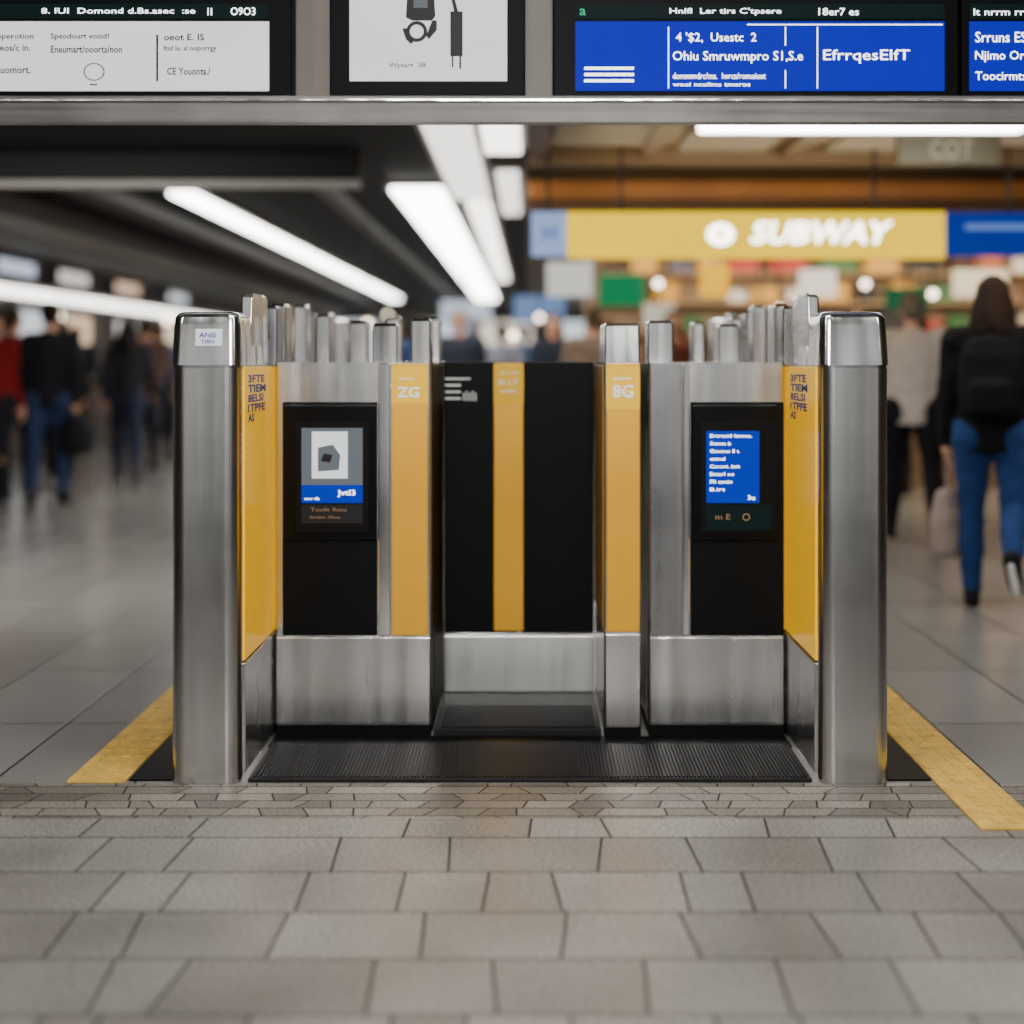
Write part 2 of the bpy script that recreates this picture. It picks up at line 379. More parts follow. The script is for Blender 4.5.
prism('body',[(0,.247,.371,4.75,5.7),(1.26,.247,.371,4.75,5.7)],.008,STEEL,o)
prism('cap',[(1.26,.249,.369,4.755,5.1),(1.38,.251,.367,4.76,5.1),(1.39,.256,.362,4.77,5.09)],.008,STEEL_L,o)
p=box('front_panel',.255,.366,4.738,4.752,.36,1.255,YEL,o,label='golden yellow panel')
box('kick_plate',.252,.368,4.742,4.752,.045,.352,STEEL,o)
box('plinth',.250,.370,4.744,4.752,.0,.042,BLACKM,o,bev=.001)
box('stripe_header',.255,.366,4.7365,4.739,1.10,1.245,YEL2,p,bev=.001)
lettering([('8G',.275,1.14,.07,.045,4.735),('ZECON',.275,1.20,.06,.009,4.735)],WHITE,p,label='white letters',bold=.03)
box('side_panel',.243,.2475,4.77,5.38,.36,1.25,plain('bronze_yellow',rgb(150,112,56),.45),o,label='bronze yellow side panel')
yd=5.38
o=top('gate_door',(-.04,yd,0),'black gate door leaves with golden yellow stripe and steel plate','gate door')
box('door_leaf',-.325,-.045,yd,yd+.05,.235,1.262,BLACKM,o,bev=.006)
box('door_leaf',-.038,.242,yd,yd+.05,.235,1.262,BLACKM,o,bev=.006)
p=box('stripe_panel',-.137,-.024,yd-.012,yd+.004,.245,1.258,YEL,o,bev=.004,label='golden yellow vertical stripe')
box('stripe_header',-.137,-.024,yd-.0135,yd-.011,1.10,1.25,YEL2,p,bev=.001)
lettering([('ZECOM',-.115,1.215,.07,.010,yd-.0145),('EI LT',-.117,1.175,.072,.020,yd-.0145),('OTEN',-.112,1.145,.06,.012,yd-.0145)],WHITE,p,label='white letters')
box('kick_plate',-.325,.242,yd-.008,yd+.04,.014,.228,steel('satin_steel',(.84,.84,.82),.36,amt=.08,wave=.004),o,bev=.004)
e=box('emblem',-.32,-.225,yd-.004,yd-.001,1.195,1.201,WHITE,o,bev=0,label='white line emblem')
for z in (1.170,1.145,1.12):
    box('emblem_bar',-.32,-.262,yd-.004,yd-.001,z,z+.007,WHITE,e,bev=0)
for k in range(5): box('emblem_tick',-.252+k*.011,-.248+k*.011,yd-.004,yd-.001,1.115,1.145+.006*(k%2),WHITE,e,bev=0)
bm=bmesh.new(); addbox(bm,-.845,.845,4.255,4.64,0,.012,.003)
x=-.83
while x<.83:
    addbox(bm,x,x+.006,4.27,4.63,.011,.016,0); x+=.0115
m=finish('rubber_mat',bm,RUBBER); tag(m,'black ribbed rubber mat between the gate pillars','mat')
m=box('floor_threshold',-.855,.855,4.642,4.765,0,.008,BLACKM,None,bev=.002); tag(m,'smooth black threshold strip before the gate cabinets','threshold strip')
bm=bmesh.new(); addbox(bm,-.322,.240,4.77,5.10,0,.03,.003)
y=4.79
while y<5.08:
    addbox(bm,-.30,.22,y,y+.012,.029,.035,0); y+=.026
m=finish('threshold_plate',bm,RUBBER); tag(m,'dark ribbed threshold plate before the gate door','threshold plate')
bm=bmesh.new(); addbox(bm,-.324,.242,5.105,5.5,0,.012,.002)
for k in range(6): addbox(bm,-.31,.23,5.12+k*.04,5.13+k*.04,.011,.014,0)
m=finish('floor_recess_plate',bm,BLACKM); tag(m,'black recessed floor plate under the gate door','floor plate')
# ------------------------------------------------------------------ overhead gantry and displays
g=top('sign_gantry',(0,4.6,2.036),'long grey metal overhead gantry carrying the information displays','gantry')
prism('beam',[(2.036,-3,3,4.600,4.66),(2.10,-3,3,4.585,4.66),(2.117,-3,3,4.580,4.66)],.003,FASCIA,g)
box('lip',-3,3,4.572,4.60,2.098,2.106,STEEL_L,g,bev=.002)
box('back_panel',-3,3,4.705,4.76,2.117,2.9,plain('gantry_grey',rgb(108,101,92),.5),g)
box('shelf',-3,3,4.60,4.76,2.108,2.117,GREY,g)
def sign(x0,x1,z0=2.119,z1=2.52,label=''):
    o=top('information_display',((x0+x1)/2,4.6,z0),label,'information display','overhead displays')
    prism('frame',[(z0,x0,x1,4.59,4.68),(z1,x0,x1,4.59,4.68)],.006,BLACK,o)
    return o
yS=4.588
o=sign(-1.95,-.77,label='black framed overhead display with white timetable screen')
h=box('header_screen',-1.93,-.845,yS-.002,yS+.004,2.367,2.415,SCR_G,o,bev=0)
lettering([('8. IUI  Domond d.Bs.asec  :se   ||',-1.575,2.377,.55,.024,yS-.004),('O9O3',-.965,2.377,.08,.026,yS-.004)],TXT_W,h)
d=box('screen',-1.93,-.842,yS-.002,yS+.004,2.134,2.358,SCR_W,o,bev=0,label='lit white screen')
lettering([('operotion',-1.72,2.296,.12,.022,yS-.004),('reos/c in.',-1.72,2.262,.11,.022,yS-.004),('auomort.',-1.72,2.19,.11,.02,yS-.004),
 ('Speodourt voicd?',-1.545,2.296,.19,.024,yS-.004),('Eneumart/ooorts/non',-1.545,2.256,.23,.024,yS-.004),
 ('oeot E. IS',-1.18,2.296,.13,.022,yS-.004),('Itol lu. si noporrgy',-1.18,2.258,.17,.022,yS-.004),('CE Youonta./',-1.17,2.185,.14,.024,yS-.004)],INK,d,bold=.02)
box('divider_line',-1.205,-1.199,yS-.004,yS-.002,2.165,2.315,INK,d,bev=0)
def ring(name,cx,cz,r0,r1,y,mat,par,rz=1.0):
    bm=bmesh.new(); a=[];b=[]
    for i in range(28):
        t=i/28*math.tau
        a.append(bm.verts.new((cx+r0*math.cos(t),y,cz+rz*r0*math.sin(t)))); b.append(bm.verts.new((cx+r1*math.cos(t),y,cz+rz*r1*math.sin(t))))
    for i in range(28): bm.faces.new((a[i],a[(i+1)%28],b[(i+1)%28],b[i]))
    return finish(name,bm,mat,par)
ring('pictogram',-1.405,2.195,.030,.034,yS-.004,INK,d,.85)
box('pictogram',-1.42,-1.395,yS-.004,yS-.002,2.152,2.156,INK,d,bev=0)
o=sign(-.647,-.016,label='black framed overhead display with pictograms on pale screen')
d=box('screen',-.582,-.074,yS-.002,yS+.004,2.166,2.46,SCR_W,o,bev=0,label='lit pale grey screen')
p=polyx('pictogram',[(-.40,2.37),(-.38,2.36),(-.315,2.36),(-.305,2.375),(-.31,2.46),(-.395,2.46)],yS-.006,yS-.003,DARKG,d,label='dark machine pictogram')
box('pictogram_slot',-.375,-.33,yS-.008,yS-.0055,2.40,2.445,SCR_GR,p,bev=0)
ring('pictogram_ring',-.365,2.325,.022,.034,yS-.004,DARKG,p)
polyx('pictogram_pipe',[(-.412,2.335),(-.40,2.30),(-.385,2.285),(-.375,2.29),(-.395,2.335)],yS-.0065,yS-.004,DARKG,p)
polyx('pictogram_pipe',[(-.335,2.31),(-.325,2.30),(-.30,2.33),(-.30,2.36),(-.315,2.36)],yS-.0065,yS-.004,DARKG,p)
p=box('pictogram',-.257,-.217,yS-.006,yS-.003,2.245,2.39,DARKG,d,bev=.0015,label='dark handset pictogram')
box('pictogram_bar',-.252,-.247,yS-.006,yS-.003,2.21,2.246,DARKG,p,bev=0); box('pictogram_bar',-.228,-.222,yS-.006,yS-.003,2.205,2.246,DARKG,p,bev=0)
polyx('pictogram_cord',[(-.245,2.39),(-.232,2.39),(-.242,2.43),(-.262,2.46),(-.27,2.455),(-.254,2.43)],yS-.006,yS-.003,DARKG,p)
lettering([('Wptart  3B',-.455,2.205,.12,.020,yS-.004)],INK,d)
o=sign(.074,1.385,label='black framed overhead display with bright blue screen')
h=box('header_screen',.146,1.337,yS-.002,yS+.004,2.367,2.415,SCR_G,o,bev=0)
lettering([('HnIfl  Ler tirs C\'tpsere',.45,2.377,.36,.024,yS-.004),('18er7 es',.93,2.377,.13,.024,yS-.004)],TXT_W,h)
lettering([('a',.16,2.377,.02,.022,yS-.004)],TXT_G,h)
d=box('screen',.146,1.337,yS-.002,yS+.004,2.134,2.358,SCR_B,o,bev=0,label='lit blue screen')
lettering([("4 '$2,  Usestc  2",.47,2.288,.26,.034,yS-.004),('Ohiu Smruwmpro S1,S.e',.46,2.222,.42,.040,yS-.004),('EfrrqesEIfT',.945,2.222,.28,.045,yS-.004),
 ('dommmdrc/ms.  lwrcs/romoiuet',.46,2.172,.30,.020,yS-.004),('wooi ncolims tmeros',.46,2.148,.25,.014,yS-.004)],TXT_W,d)
for z in (2.162,2.182,2.202): box('emblem_bar',.175,.335,yS-.004,yS-.002,z,z+.009,TXT_W,d,bev=0)
for xx in (.445,.925): box('divider_line',xx,xx+.003,yS-.004,yS-.002,2.142,2.34,TXT_W,d,bev=0)
box('divider_line',.822,.825,yS-.004,yS-.002,2.28,2.34,TXT_W,d,bev=0); box('divider_line',.822,.825,yS-.004,yS-.002,2.142,2.20,TXT_W,d,bev=0)
box('header_line',.70,1.33,yS-.004,yS-.002,2.346,2.349,TXT_W,d,bev=0)
o=sign(1.392,2.1,label='black framed overhead display with blue screen and white lines')
h=box('header_screen',1.417,2.05,yS-.002,yS+.004,2.367,2.415,SCR_G,o,bev=0)
lettering([('lt nrrm rrto',1.43,2.377,.20,.022,yS-.004)],TXT_W,h)
d=box('screen',1.417,2.05,yS-.002,yS+.004,2.134,2.358,SCR_B,o,bev=0,label='lit blue screen')
lettering([('Srruns ES',1.435,2.29,.165,.034,yS-.004),('Njimo Ori',1.435,2.225,.165,.038,yS-.004),('Toocirmts',1.435,2.168,.165,.028,yS-.004)],TXT_W,d)
# ------------------------------------------------------------------ ceiling lights
def ceil_light(x,w,y0,y1,z=2.72,mat=LAMP,h=.05):
    o=top('ceiling_light',(x,(y0+y1)/2,z),'long white fluorescent ceiling light strip','ceiling light','fluorescent ceiling lights')
    box('housing',x-w/2-.05,x+w/2+.05,y0,y1,z-h*.3,2.75,GREY,o,bev=.004)
    box('tube',x-w/2,x+w/2,y0+.02,y1-.02,z-h,z-h*.3+.001,mat,o,bev=.006)
LAMP_S=glow('lamp_tube_soft',(1,.94,.86,1),2.4)
LAMP_M=glow('lamp_tube_mid',(1,.94,.86,1),4.5)
ceil_light(-2.92,.22,11.9,31)
ceil_light(-.93,.42,11.6,31)
ceil_light(-.50,.30,7.6,12.2,mat=LAMP_S)
ceil_light(-.46,.20,12.5,24,mat=LAMP_M)
ceil_light(-.18,.24,7.6,9.6,mat=LAMP_M)
ceil_light(-.17,.16,10.6,13.5,mat=LAMP_S)
o=top('ceiling_light',(1.86,8,2.55),'long horizontal white fluorescent batten light','ceiling light','fluorescent ceiling lights')
box('housing',.93,2.8,7.97,8.03,2.64,2.75,GREY,o); box('tube',.95,2.77,7.95,8.05,2.56,2.645,LAMP,o,bev=.015)
def bar(name,x0,x1,y0,y1,z0,z1,mat,label,cat):
    o=prism(name,[(z0,x0,x1,y0,y1),(z0+.02,x0,x1,y0,y1),(z1,x0,x1,y0,y1)],min(.02,(x1-x0)/3,(y1-y0)/3),mat); tag(o,label,cat); return o
DG=plain('duct_grey',rgb(120,117,112),.5)
bar('cable_duct',-4.95,-4.55,6,35.9,2.55,2.749,DG,'long grey metal cable duct under the ceiling','duct')
bar('cable_duct',-1.75,-1.62,10.2,35.9,2.66,2.749,plain('duct_dark',rgb(52,51,50),.5),'narrow dark grey cable tray under the ceiling','duct')
bar('cable_duct',-3.75,-3.5,10.2,35.9,2.64,2.749,plain('duct_dark2',rgb(60,59,58),.5),'narrow dark grey cable tray under the ceiling','duct')
bar('ceiling_beam',-4.5,-1.2,10,10.10,2.50,2.55,plain('beam_grey',rgb(140,136,130),.5),'thin grey steel bar crossing under the ceiling','beam')
bar('ceiling_beam',-4.5,-1.2,10,10.12,2.555,2.745,plain('beam_dark',rgb(20,20,21),.6,spec=.2),'black steel beam crossing the ceiling','beam')
bar('ceiling_beam',-4.5,-.75,7.9,8.0,2.66,2.745,plain('beam_mid',rgb(48,46,44),.6),'dark grey steel beam crossing the ceiling','beam')
bar('ceiling_beam',-.02,7.98,10.9,11.1,2.53,2.66,plain('orange_beam',rgb(200,132,64),.35,noise=.5,nscale=1.5),'narrow orange brown beam crossing the ceiling','beam')
bar('ceiling_beam',-.02,7.98,10.95,11.1,2.665,2.745,plain('brown_beam',rgb(88,70,50),.5,noise=.4,nscale=2),'brown grey beam crossing the ceiling','beam')
bar('ceiling_beam',-.02,7.98,10.92,11.1,2.43,2.525,plain('brown_beam2',rgb(104,72,42),.5,noise=.4,nscale=2),'dark brown lower flange beam crossing the ceiling','beam')
for x in (-.0,.75,1.7,2.9,4.1):
    bar('ceiling_beam',x,x+.12,5.3,9.74,2.67,2.745,plain('tan_beam',rgb(78,62,44),.5),'brown beam running along the ceiling','beam')
bar('ceiling_beam',-.02,7.98,9.75,9.87,2.63,2.745,plain('tan_beam2',rgb(104,86,64),.5),'tan cross beam under the ceiling','beam')
for i,(x,y) in enumerate(((.45,9.0),(1.3,9.3),(2.3,9.3),(3.4,9.0))):
    p=prism('ceiling_panel',[(2.70,x-.3,x+.3,y-.5,y+.4),(2.745,x-.3,x+.3,y-.5,y+.4)],.01,plain('panel_beige',rgb(110,104,94),.5)); tag(p,'grey beige metal ceiling access panel','ceiling panel','ceiling access panels')
o=top('wall_light',(-6.9,24,2.1),'long glowing light band along the side wall','wall light')
box('housing',-6.99,-6.9,12,35,2.12,2.36,GREY,o); box('tube',-6.91,-6.86,12,35,2.17,2.29,glow('band',(1,.95,.87,1),6),o)
for i,yy in enumerate((17,19.2,21.6,24.5,28)):
    o=top('lit_wall_panel',(-6.99,yy,1.2),'backlit pale advertising panel on the side wall','poster','backlit wall panels')
    c=[(1,.9,.75,1),(.8,.85,1,1),(1,.95,.85,1),(1,.7,.5,1),(.9,.95,1,1)][i]
    box('frame',-7,-6.93,yy-.75,yy+.75,2.42,2.7,DARKG,o); box('panel',-6.94,-6.92,yy-.7,yy+.7,2.47,2.65,glow('p%d'%i,c,1.0),o)
for i,yy in enumerate((17.6,19.6,21.8,24.4,27.4,31)):  # glowing panels added behind the crowd to brighten the left background
    o=top('lit_wall_panel',(-6.99,yy,1.2),'tall glowing panel added to brighten the side wall','poster','tall added glow panels')
    c=[(1,.8,.6,1),(.8,.85,.9,1),(1,.72,.48,1),(.95,.9,.85,1),(1,.8,.6,1),(.85,.9,1,1)][i]
    box('frame',-7,-6.93,yy-.65,yy+.65,.8,2.05,DARKG,o); box('panel',-6.94,-6.92,yy-.6,yy+.6,.85,2.0,glow('q%d'%i,c,1.2),o)
for i,xx in enumerate((-6.2,-4.5,-2.2,-.6,1.2)):  # glowing panels added to brighten the far end of the hall
    o=top('lit_wall_panel',(xx,35.9,1.0),'wide glowing panel added to brighten the end wall','poster','added glow panels on end wall')
    c=[(1,.85,.65,1),(.9,.9,.95,1),(.75,.85,1,1),(1,.9,.75,1),(.8,.9,.95,1)][i]
    box('frame',xx-.7,xx+.7,35.9,35.99,.9,2.4,DARKG,o); box('panel',xx-.65,xx+.65,35.88,35.91,.95,2.35,glow('r%d'%i,c,1.3),o)
# ------------------------------------------------------------------ shop signs
SY=glow('sign_yellow',(1,.64,.0,1),1.5); SB=glow('sign_blue',(.0,.03,.34,1),.9); SW=glow('sign_pale',rgb(160,185,235),1.0)
TC=glow('txt_cream',(1,.98,.85,1),8)
o=top('shop_sign',(1.5,9.5,1.97),'long illuminated yellow sign with white lettering and round emblem','sign')
prism('panel',[(1.97,.25,2.77,9.48,9.62),(2.27,.25,2.77,9.48,9.62)],.015,SY,o)
lettering([('SUBWAY',1.47,2.06,.95,.145,9.474)],TC,o,bold=.02,shear=.25)
ring('emblem',1.27,2.12,.03,.09,9.474,TC,o,.8)
box('bracket',.6,.62,9.54,9.56,2.265,2.745,DARKG,o,bev=.001); box('bracket',2.3,2.32,9.54,9.56,2.265,2.745,DARKG,o,bev=.001)
o=top('shop_sign',(3.3,9.5,1.99),'blue illuminated sign panel beside the yellow sign','sign')
prism('panel',[(1.985,2.775,3.9,9.48,9.62),(2.265,2.775,3.9,9.48,9.62)],.015,SB,o)
box('line_mark',2.9,3.7,9.47,9.482,2.15,2.19,glow('txt3',rgb(110,145,225),.9),o,bev=0)
box('bracket',3.2,3.22,9.54,9.56,2.26,2.745,DARKG,o,bev=.001)
o=top('shop_sign',(.13,9.5,1.99),'small pale blue illuminated sign panel','sign')
prism('panel',[(1.985,.01,.245,9.48,9.62),(2.27,.01,.245,9.48,9.62)],.015,SW,o)
lettering([('H',.09,2.08,.08,.1,9.474)],SB,o)
box('bracket',.11,.13,9.54,9.56,2.26,2.745,DARKG,o,bev=.001)
o=top('direction_sign',(2.48,8.5,2.44),'small tan hanging direction sign with faded letters','sign')
prism('panel',[(2.447,2.19,2.80,8.47,8.53),(2.627,2.19,2.80,8.47,8.53)],.01,plain('tan_sign',rgb(78,70,44),.5),o)
lettering([('COT',2.38,2.48,.26,.11,8.466)],plain('fade',rgb(150,142,116),.5),o)
box('bracket',2.3,2.32,8.49,8.51,2.62,2.745,DARKG,o); box('bracket',2.66,2.68,8.49,8.51,2.62,2.745,DARKG,o)
# ------------------------------------------------------------------ shop
CREAM=plain('shop_cream',rgb(180,154,124),.6,noise=.35,nscale=2)
shop=top('shop_counter',(3.4,15.2,0),'cream shop kiosk with counter and lit shelves','shop kiosk')
box('counter',.6,6.6,14.3,14.8,0,1.0,plain('counter_tan',rgb(112,90,70),.5),shop)
box('counter_top',.55,6.65,14.25,14.85,1.0,1.05,CREAM,shop)
box('back_panel',.6,6.6,15.8,15.9,0,2.7,CREAM,shop)
for z in (1.3,1.62,1.94,2.26): box('shelf',.6,6.6,15.45,15.8,z-.03,z,CREAM,shop)
box('canopy',.6,6.6,14.3,15.8,2.5,2.6,plain('can',rgb(190,160,120),.5),shop)
box('shelf_light',.7,6.5,15.2,15.3,2.45,2.499,LAMP_W,shop)
cols=[rgb(180,50,40),rgb(235,228,215),rgb(225,170,70),rgb(60,110,64),rgb(190,105,65),rgb(80,84,120),rgb(240,238,235),rgb(70,44,34),rgb(215,175,130),rgb(30,30,34)]
pm=[plain('pack%d'%i,c,.5,noise=.05) for i,c in enumerate(cols)]
for z in (1.3,1.62,1.94,2.26):
    x=.75
    while x<6.3:
        w=random.uniform(.16,.42); h=random.uniform(.12,.25)
        if random.random()<.85:
            bm=bmesh.new(); addbox(bm,x,x+w,15.5,15.7,z,z+h*.85,.01); addbox(bm,x+w*.3,x+w*.7,15.56,15.64,z+h*.84,z+h,.004)
            p=finish('packaged_product',bm,random.choice(pm)); tag(p,'packaged goods standing on a lit shop shelf','product','packaged goods on shop shelves')
        x+=w+random.uniform(.03,.16)
for (x,y,z,w,h,c,l,e) in ((.85,13.3,1.8,.42,.3,rgb(30,130,80),'small green lit hanging sign',1.0),(1.75,13.5,1.9,.26,.3,rgb(245,180,5),'small yellow lit hanging sign',1.5),(3.55,13.4,1.78,.4,.2,rgb(15,90,55),'dark green lit hanging sign',1.0),(.35,12.6,1.86,.4,.3,rgb(230,228,220),'white lit hanging sign',1.0),
  (1.25,13.8,1.62,.3,.22,rgb(200,190,170),'pale lit menu panel hanging over shop',1.2),(2.25,13.9,1.55,.5,.16,rgb(120,60,30),'brown hanging menu panel over shop',.7),(2.75,13.6,1.9,.34,.26,rgb(235,225,205),'cream lit menu panel hanging over shop',1.6),(4.3,13.6,1.9,.5,.26,rgb(240,220,180),'cream lit menu panel hanging over shop',1.6),(.1,16.5,1.75,.6,.3,rgb(120,150,200),'pale blue lit hanging sign',.9),(-.9,20,1.9,.7,.25,rgb(200,210,225),'white lit hanging sign',1.2)):
    o=top('hanging_sign',(x,y,z),l,'sign','small lit hanging signs')
    prism('panel',[(z,x-w/2,x+w/2,y-.04,y+.04),(z+h,x-w/2,x+w/2,y-.04,y+.04)],.01,glow('hs',c,e),o)
    box('rod',x-.01,x+.01,y-.01,y+.01,z+h-.01,2.745,DARKG,o,bev=0)
for (x,y,z) in ((-.15,13,1.52),(.1,15,1.75),(-1.6,14,1.66),(.3,22,2.1),(-2.4,24,2.1),(1.1,12.2,1.95),(2.1,12.0,1.72),(2.9,12.3,1.95),(3.4,12.0,1.85),(-.5,23,1.7),(.9,18,1.62),(-5.6,22,1.95),(-5.0,27,1.95),(-6.3,19,1.9),(-4.2,30,1.95)):
    o=top('globe_lamp',(x,y,z),'small round glowing pendant lamp','lamp','pendant globe lamps')
    bm=bmesh.new(); bmesh.ops.create_uvsphere(bm,u_segments=16,v_segments=10,radius=.036 if x>-3 else .06,matrix=Matrix.Translation((x,y,z)))
    finish('globe',bm,glow('gl',(1,.84,.62,1),8),o,smooth=True)
    box('cord',x-.006,x+.006,y-.006,y+.006,z+.032,2.745,DARKG,o,bev=0)
# ------------------------------------------------------------------ people
def ell(bm,c,r,seg=16):
    m=Matrix.Translation(c)@Matrix.Diagonal((r[0],r[1],r[2],1))
    bmesh.ops.create_uvsphere(bm,u_segments=seg,v_segments=seg//2+2,radius=1,matrix=m)
def limb(bm,p0,p1,r0,r1,n=14,caps=True):
    p0=Vector(p0);p1=Vector(p1); d=(p1-p0)
    if d.length<1e-5: return
    q=d.to_track_quat('Z','Y').to_matrix()
    a=[];b=[]
    for i in range(n):
        t=i/n*math.tau; u=q@Vector((math.cos(t),math.sin(t),0))
        a.append(bm.verts.new(p0+u*r0)); b.append(bm.verts.new(p1+u*r1))
    for i in range(n): bm.faces.new((a[i],a[(i+1)%n],b[(i+1)%n],b[i]))
    bm.faces.new(a[::-1]); bm.faces.new(b)
    if caps: ell(bm,p0,(r0,)*3,10); ell(bm,p1,(r1,)*3,10)
def chain(bm,pts,rs,n=14):
    for i in range(len(pts)-1): limb(bm,pts[i],pts[i+1],rs[i],rs[i+1],n)
def loft(bm,rings,n=20):
    L=[]
    for (z,cx,cy,rx,ry) in rings:
        L.append([bm.verts.new((cx+rx*math.cos(i/n*math.tau),cy+ry*math.sin(i/n*math.tau),z)) for i in range(n)])
    for a,b in zip(L,L[1:]):
        for i in range(n): bm.faces.new((a[i],a[(i+1)%n],b[(i+1)%n],b[i]))
    bm.faces.new(L[0][::-1]); bm.faces.new(L[-1])
def voxel(bm,vox,name,fold=0):
    """one continuous surface from overlapping tapered volumes"""
    bmesh.ops.recalc_face_normals(bm,faces=bm.faces)
    me=D.meshes.new(name); bm.to_mesh(me); bm.free()
    o=D.objects.new(name,me); COL.objects.link(o)
    r=o.modifiers.new('r','REMESH'); r.mode='VOXEL'; r.voxel_size=vox; r.use_smooth_shade=True
    s=o.modifiers.new('s','SMOOTH'); s.factor=.5; s.iterations=4
    if fold:
        tx=D.textures.get('folds') or D.textures.new('folds','CLOUDS'); tx.noise_scale=.09
        dm=o.modifiers.new('d','DISPLACE'); dm.texture=tx; dm.strength=fold; dm.mid_level=.5
    dg=bpy.context.evaluated_depsgraph_get(); dg.update()
    out=D.meshes.new_from_object(o.evaluated_get(dg)); D.objects.remove(o)
    out.name=name
    for p in out.polygons: p.use_smooth=True
    return out
SKIN=plain('skin',rgb(195,145,118),.5,noise=.06)
EYE=plain('eye_dark',(.02,.015,.012,1),.3,noise=0); LIP=plain('lip',rgb(160,80,75),.5,noise=0)
mats={}
def cm(c,n=.25):
    if c not in mats: mats[c]=plain('cloth',rgb(*c),.85,noise=n,nscale=14,bump=.4,spec=.2)
    return mats[c]
def person(x,y,heading,h=1.70,topc=(30,30,35),botc=(40,45,60),hairc=(35,25,20),shoec=(20,20,22),stride=(20,-18),flex=(4,18),arms=(-18,20),elb=(15,15),vox=.024,longhair=False,coat=False,label='person',slim=1.0,lean=3,fingers=False,soles=False,armout=.16,fold=.035):
    root=D.objects.new('person',None); COL.objects.link(root); W[root]=Vector((x,y,0))
    tag(root,label,'person')
    R=math.radians
    k=h/1.70
    hipz=.90
    def leg(s,a,f):
        hp=Vector((s*.09*max(1,slim),0,hipz)); a=R(a); f=R(f)
        kn=hp+.42*Vector((s*.02,math.sin(a),-math.cos(a)))
        an=kn+.41*Vector((0,math.sin(a-f),-math.cos(a-f)))
        fa=(a-f)*.75 if (a-f)<0 else (a-f)*.4
        fd=Vector((s*.12,math.cos(fa),math.sin(fa))).normalized()
        dn=Vector((0,math.sin(fa),-math.cos(fa)))
        heel=an+dn*.055-fd*.045; ball=an+dn*.058+fd*.12; toe=an+dn*.06+fd*.18
        return hp,kn,an,heel,ball,toe
    LL=leg(-1,stride[0],flex[0]); RR=leg(1,stride[1],flex[1])
    zmin=min(p.z for L in (LL,RR) for p in L[3:])-.032
    off=Vector((0,0,-zmin))
    LL=[p+off for p in LL]; RR=[p+off for p in RR]
    ln=R(lean)
    dz=off.z
    def T(z,xx=0,yy=0):
        return Vector((xx,yy+math.sin(ln)*(z-.9),z+dz))
    def arm(s,a,e):
        sh=T(1.385,s*.175*(.5+.5*slim)); a=R(a); e=R(e)
        el=sh+.29*Vector((s*armout,math.sin(a),-math.cos(a)))
        wr=el+.25*Vector((s*.02,math.sin(a+e),-math.cos(a+e)))
        hd=Vector((0,math.sin(a+e),-math.cos(a+e)))
        return sh,el,wr,hd
    LA=arm(-1,arms[0],elb[0]); RA=arm(1,arms[1],elb[1])
    sl=slim
    bm=bmesh.new()
    tr=[(.86,.13,.095),(.93,.15,.105),(1.05,.125,.09),(1.2,.145,.1),(1.34,.165,.1),(1.41,.13,.08),(1.45,.065,.06)]
    loft(bm,[(T(z).z,0,T(z).y,a*sl,b) for z,a,b in tr])
    chain(bm,[T(1.42),T(1.53,0,.01)],[.058,.052])
    ell(bm,T(1.605,0,.005),(.074,.092,.108)); ell(bm,T(1.55,0,.04),(.052,.055,.06)); ell(bm,T(1.625,0,-.02),(.076,.085,.085))
    ell(bm,T(1.59,0,.105),(.012,.02,.022),8); ell(bm,T(1.585,.078,-.0),(.012,.02,.032),8); ell(bm,T(1.585,-.078,-.0),(.012,.02,.032),8)
    for L in (LL,RR):
        chain(bm,L[:3],[.085*sl,.055,.04]); limb(bm,L[2],L[3],.04,.032); limb(bm,L[3],L[4],.032,.03); limb(bm,L[2],L[4],.035,.03); limb(bm,L[4],L[5],.03,.02)
    for A in (LA,RA):
        chain(bm,A[:3],[.05*sl,.04,.027])
        limb(bm,A[2],A[2]+A[3]*.05,.027,.033)
    bme=voxel(bm,min(vox,.02),'body')
    bm=bmesh.new(); bm.from_mesh(bme)
    nseg=8 if fingers else 6
    for s,A in ((-1,LA),(1,RA)):
        w=A[2]; d=A[3]
        fw=Vector((0,-d.z,d.y)); inn=Vector((-s,0,0))
        pc=w+d*.06
        m=Matrix.Translation(pc)@Matrix(((inn.x,fw.x,d.x,0),(inn.y,fw.y,d.y,0),(inn.z,fw.z,d.z,0),(0,0,0,1)))@Matrix.Diagonal((.017,.042,.055,1))
        bmesh.ops.create_uvsphere(bm,u_segments=12,v_segments=8,radius=1,matrix=m)
        for i,(o_,l) in enumerate(((.03,.075),(.011,.085),(-.009,.08),(-.028,.062))):
            b0=w+d*.095+fw*o_
            c=.35+.1*i
            p1=b0+(d+inn*c*.5).normalized()*l*.5; p2=p1+(d+inn*c*1.6).normalized()*l*.3; p3=p2+(d*.5+inn*c*2.2).normalized()*l*.22
            chain(bm,[b0,p1,p2,p3],[.0095,.0085,.0078,.0065],nseg)
        b0=w+d*.03+fw*.03; p1=b0+(d*.6+fw*.8+inn*.3).normalized()*.035; p2=p1+(d*.9+fw*.4+inn*.4).normalized()*.03
        chain(bm,[b0,p1,p2],[.013,.0105,.008],nseg)
    for f in bm.faces: f.smooth=True
    bm.to_mesh(bme); bm.free()
    def put(name,me,mat,lab=None):
        me.materials.clear(); me.materials.append(mat)
        o=D.objects.new(name,me); COL.objects.link(o); o.parent=root; W[o]=W[root]
        if lab: o['label']=lab
        return o
    put('body',bme,SKIN)
    bm=bmesh.new()
    tr=[(.80 if not coat else .62,.165,.125),(.93,.172,.13),(1.05,.155,.12),(1.2,.17,.125),(1.33,.185,.125),(1.40,.15,.1),(1.455,.08,.072)]
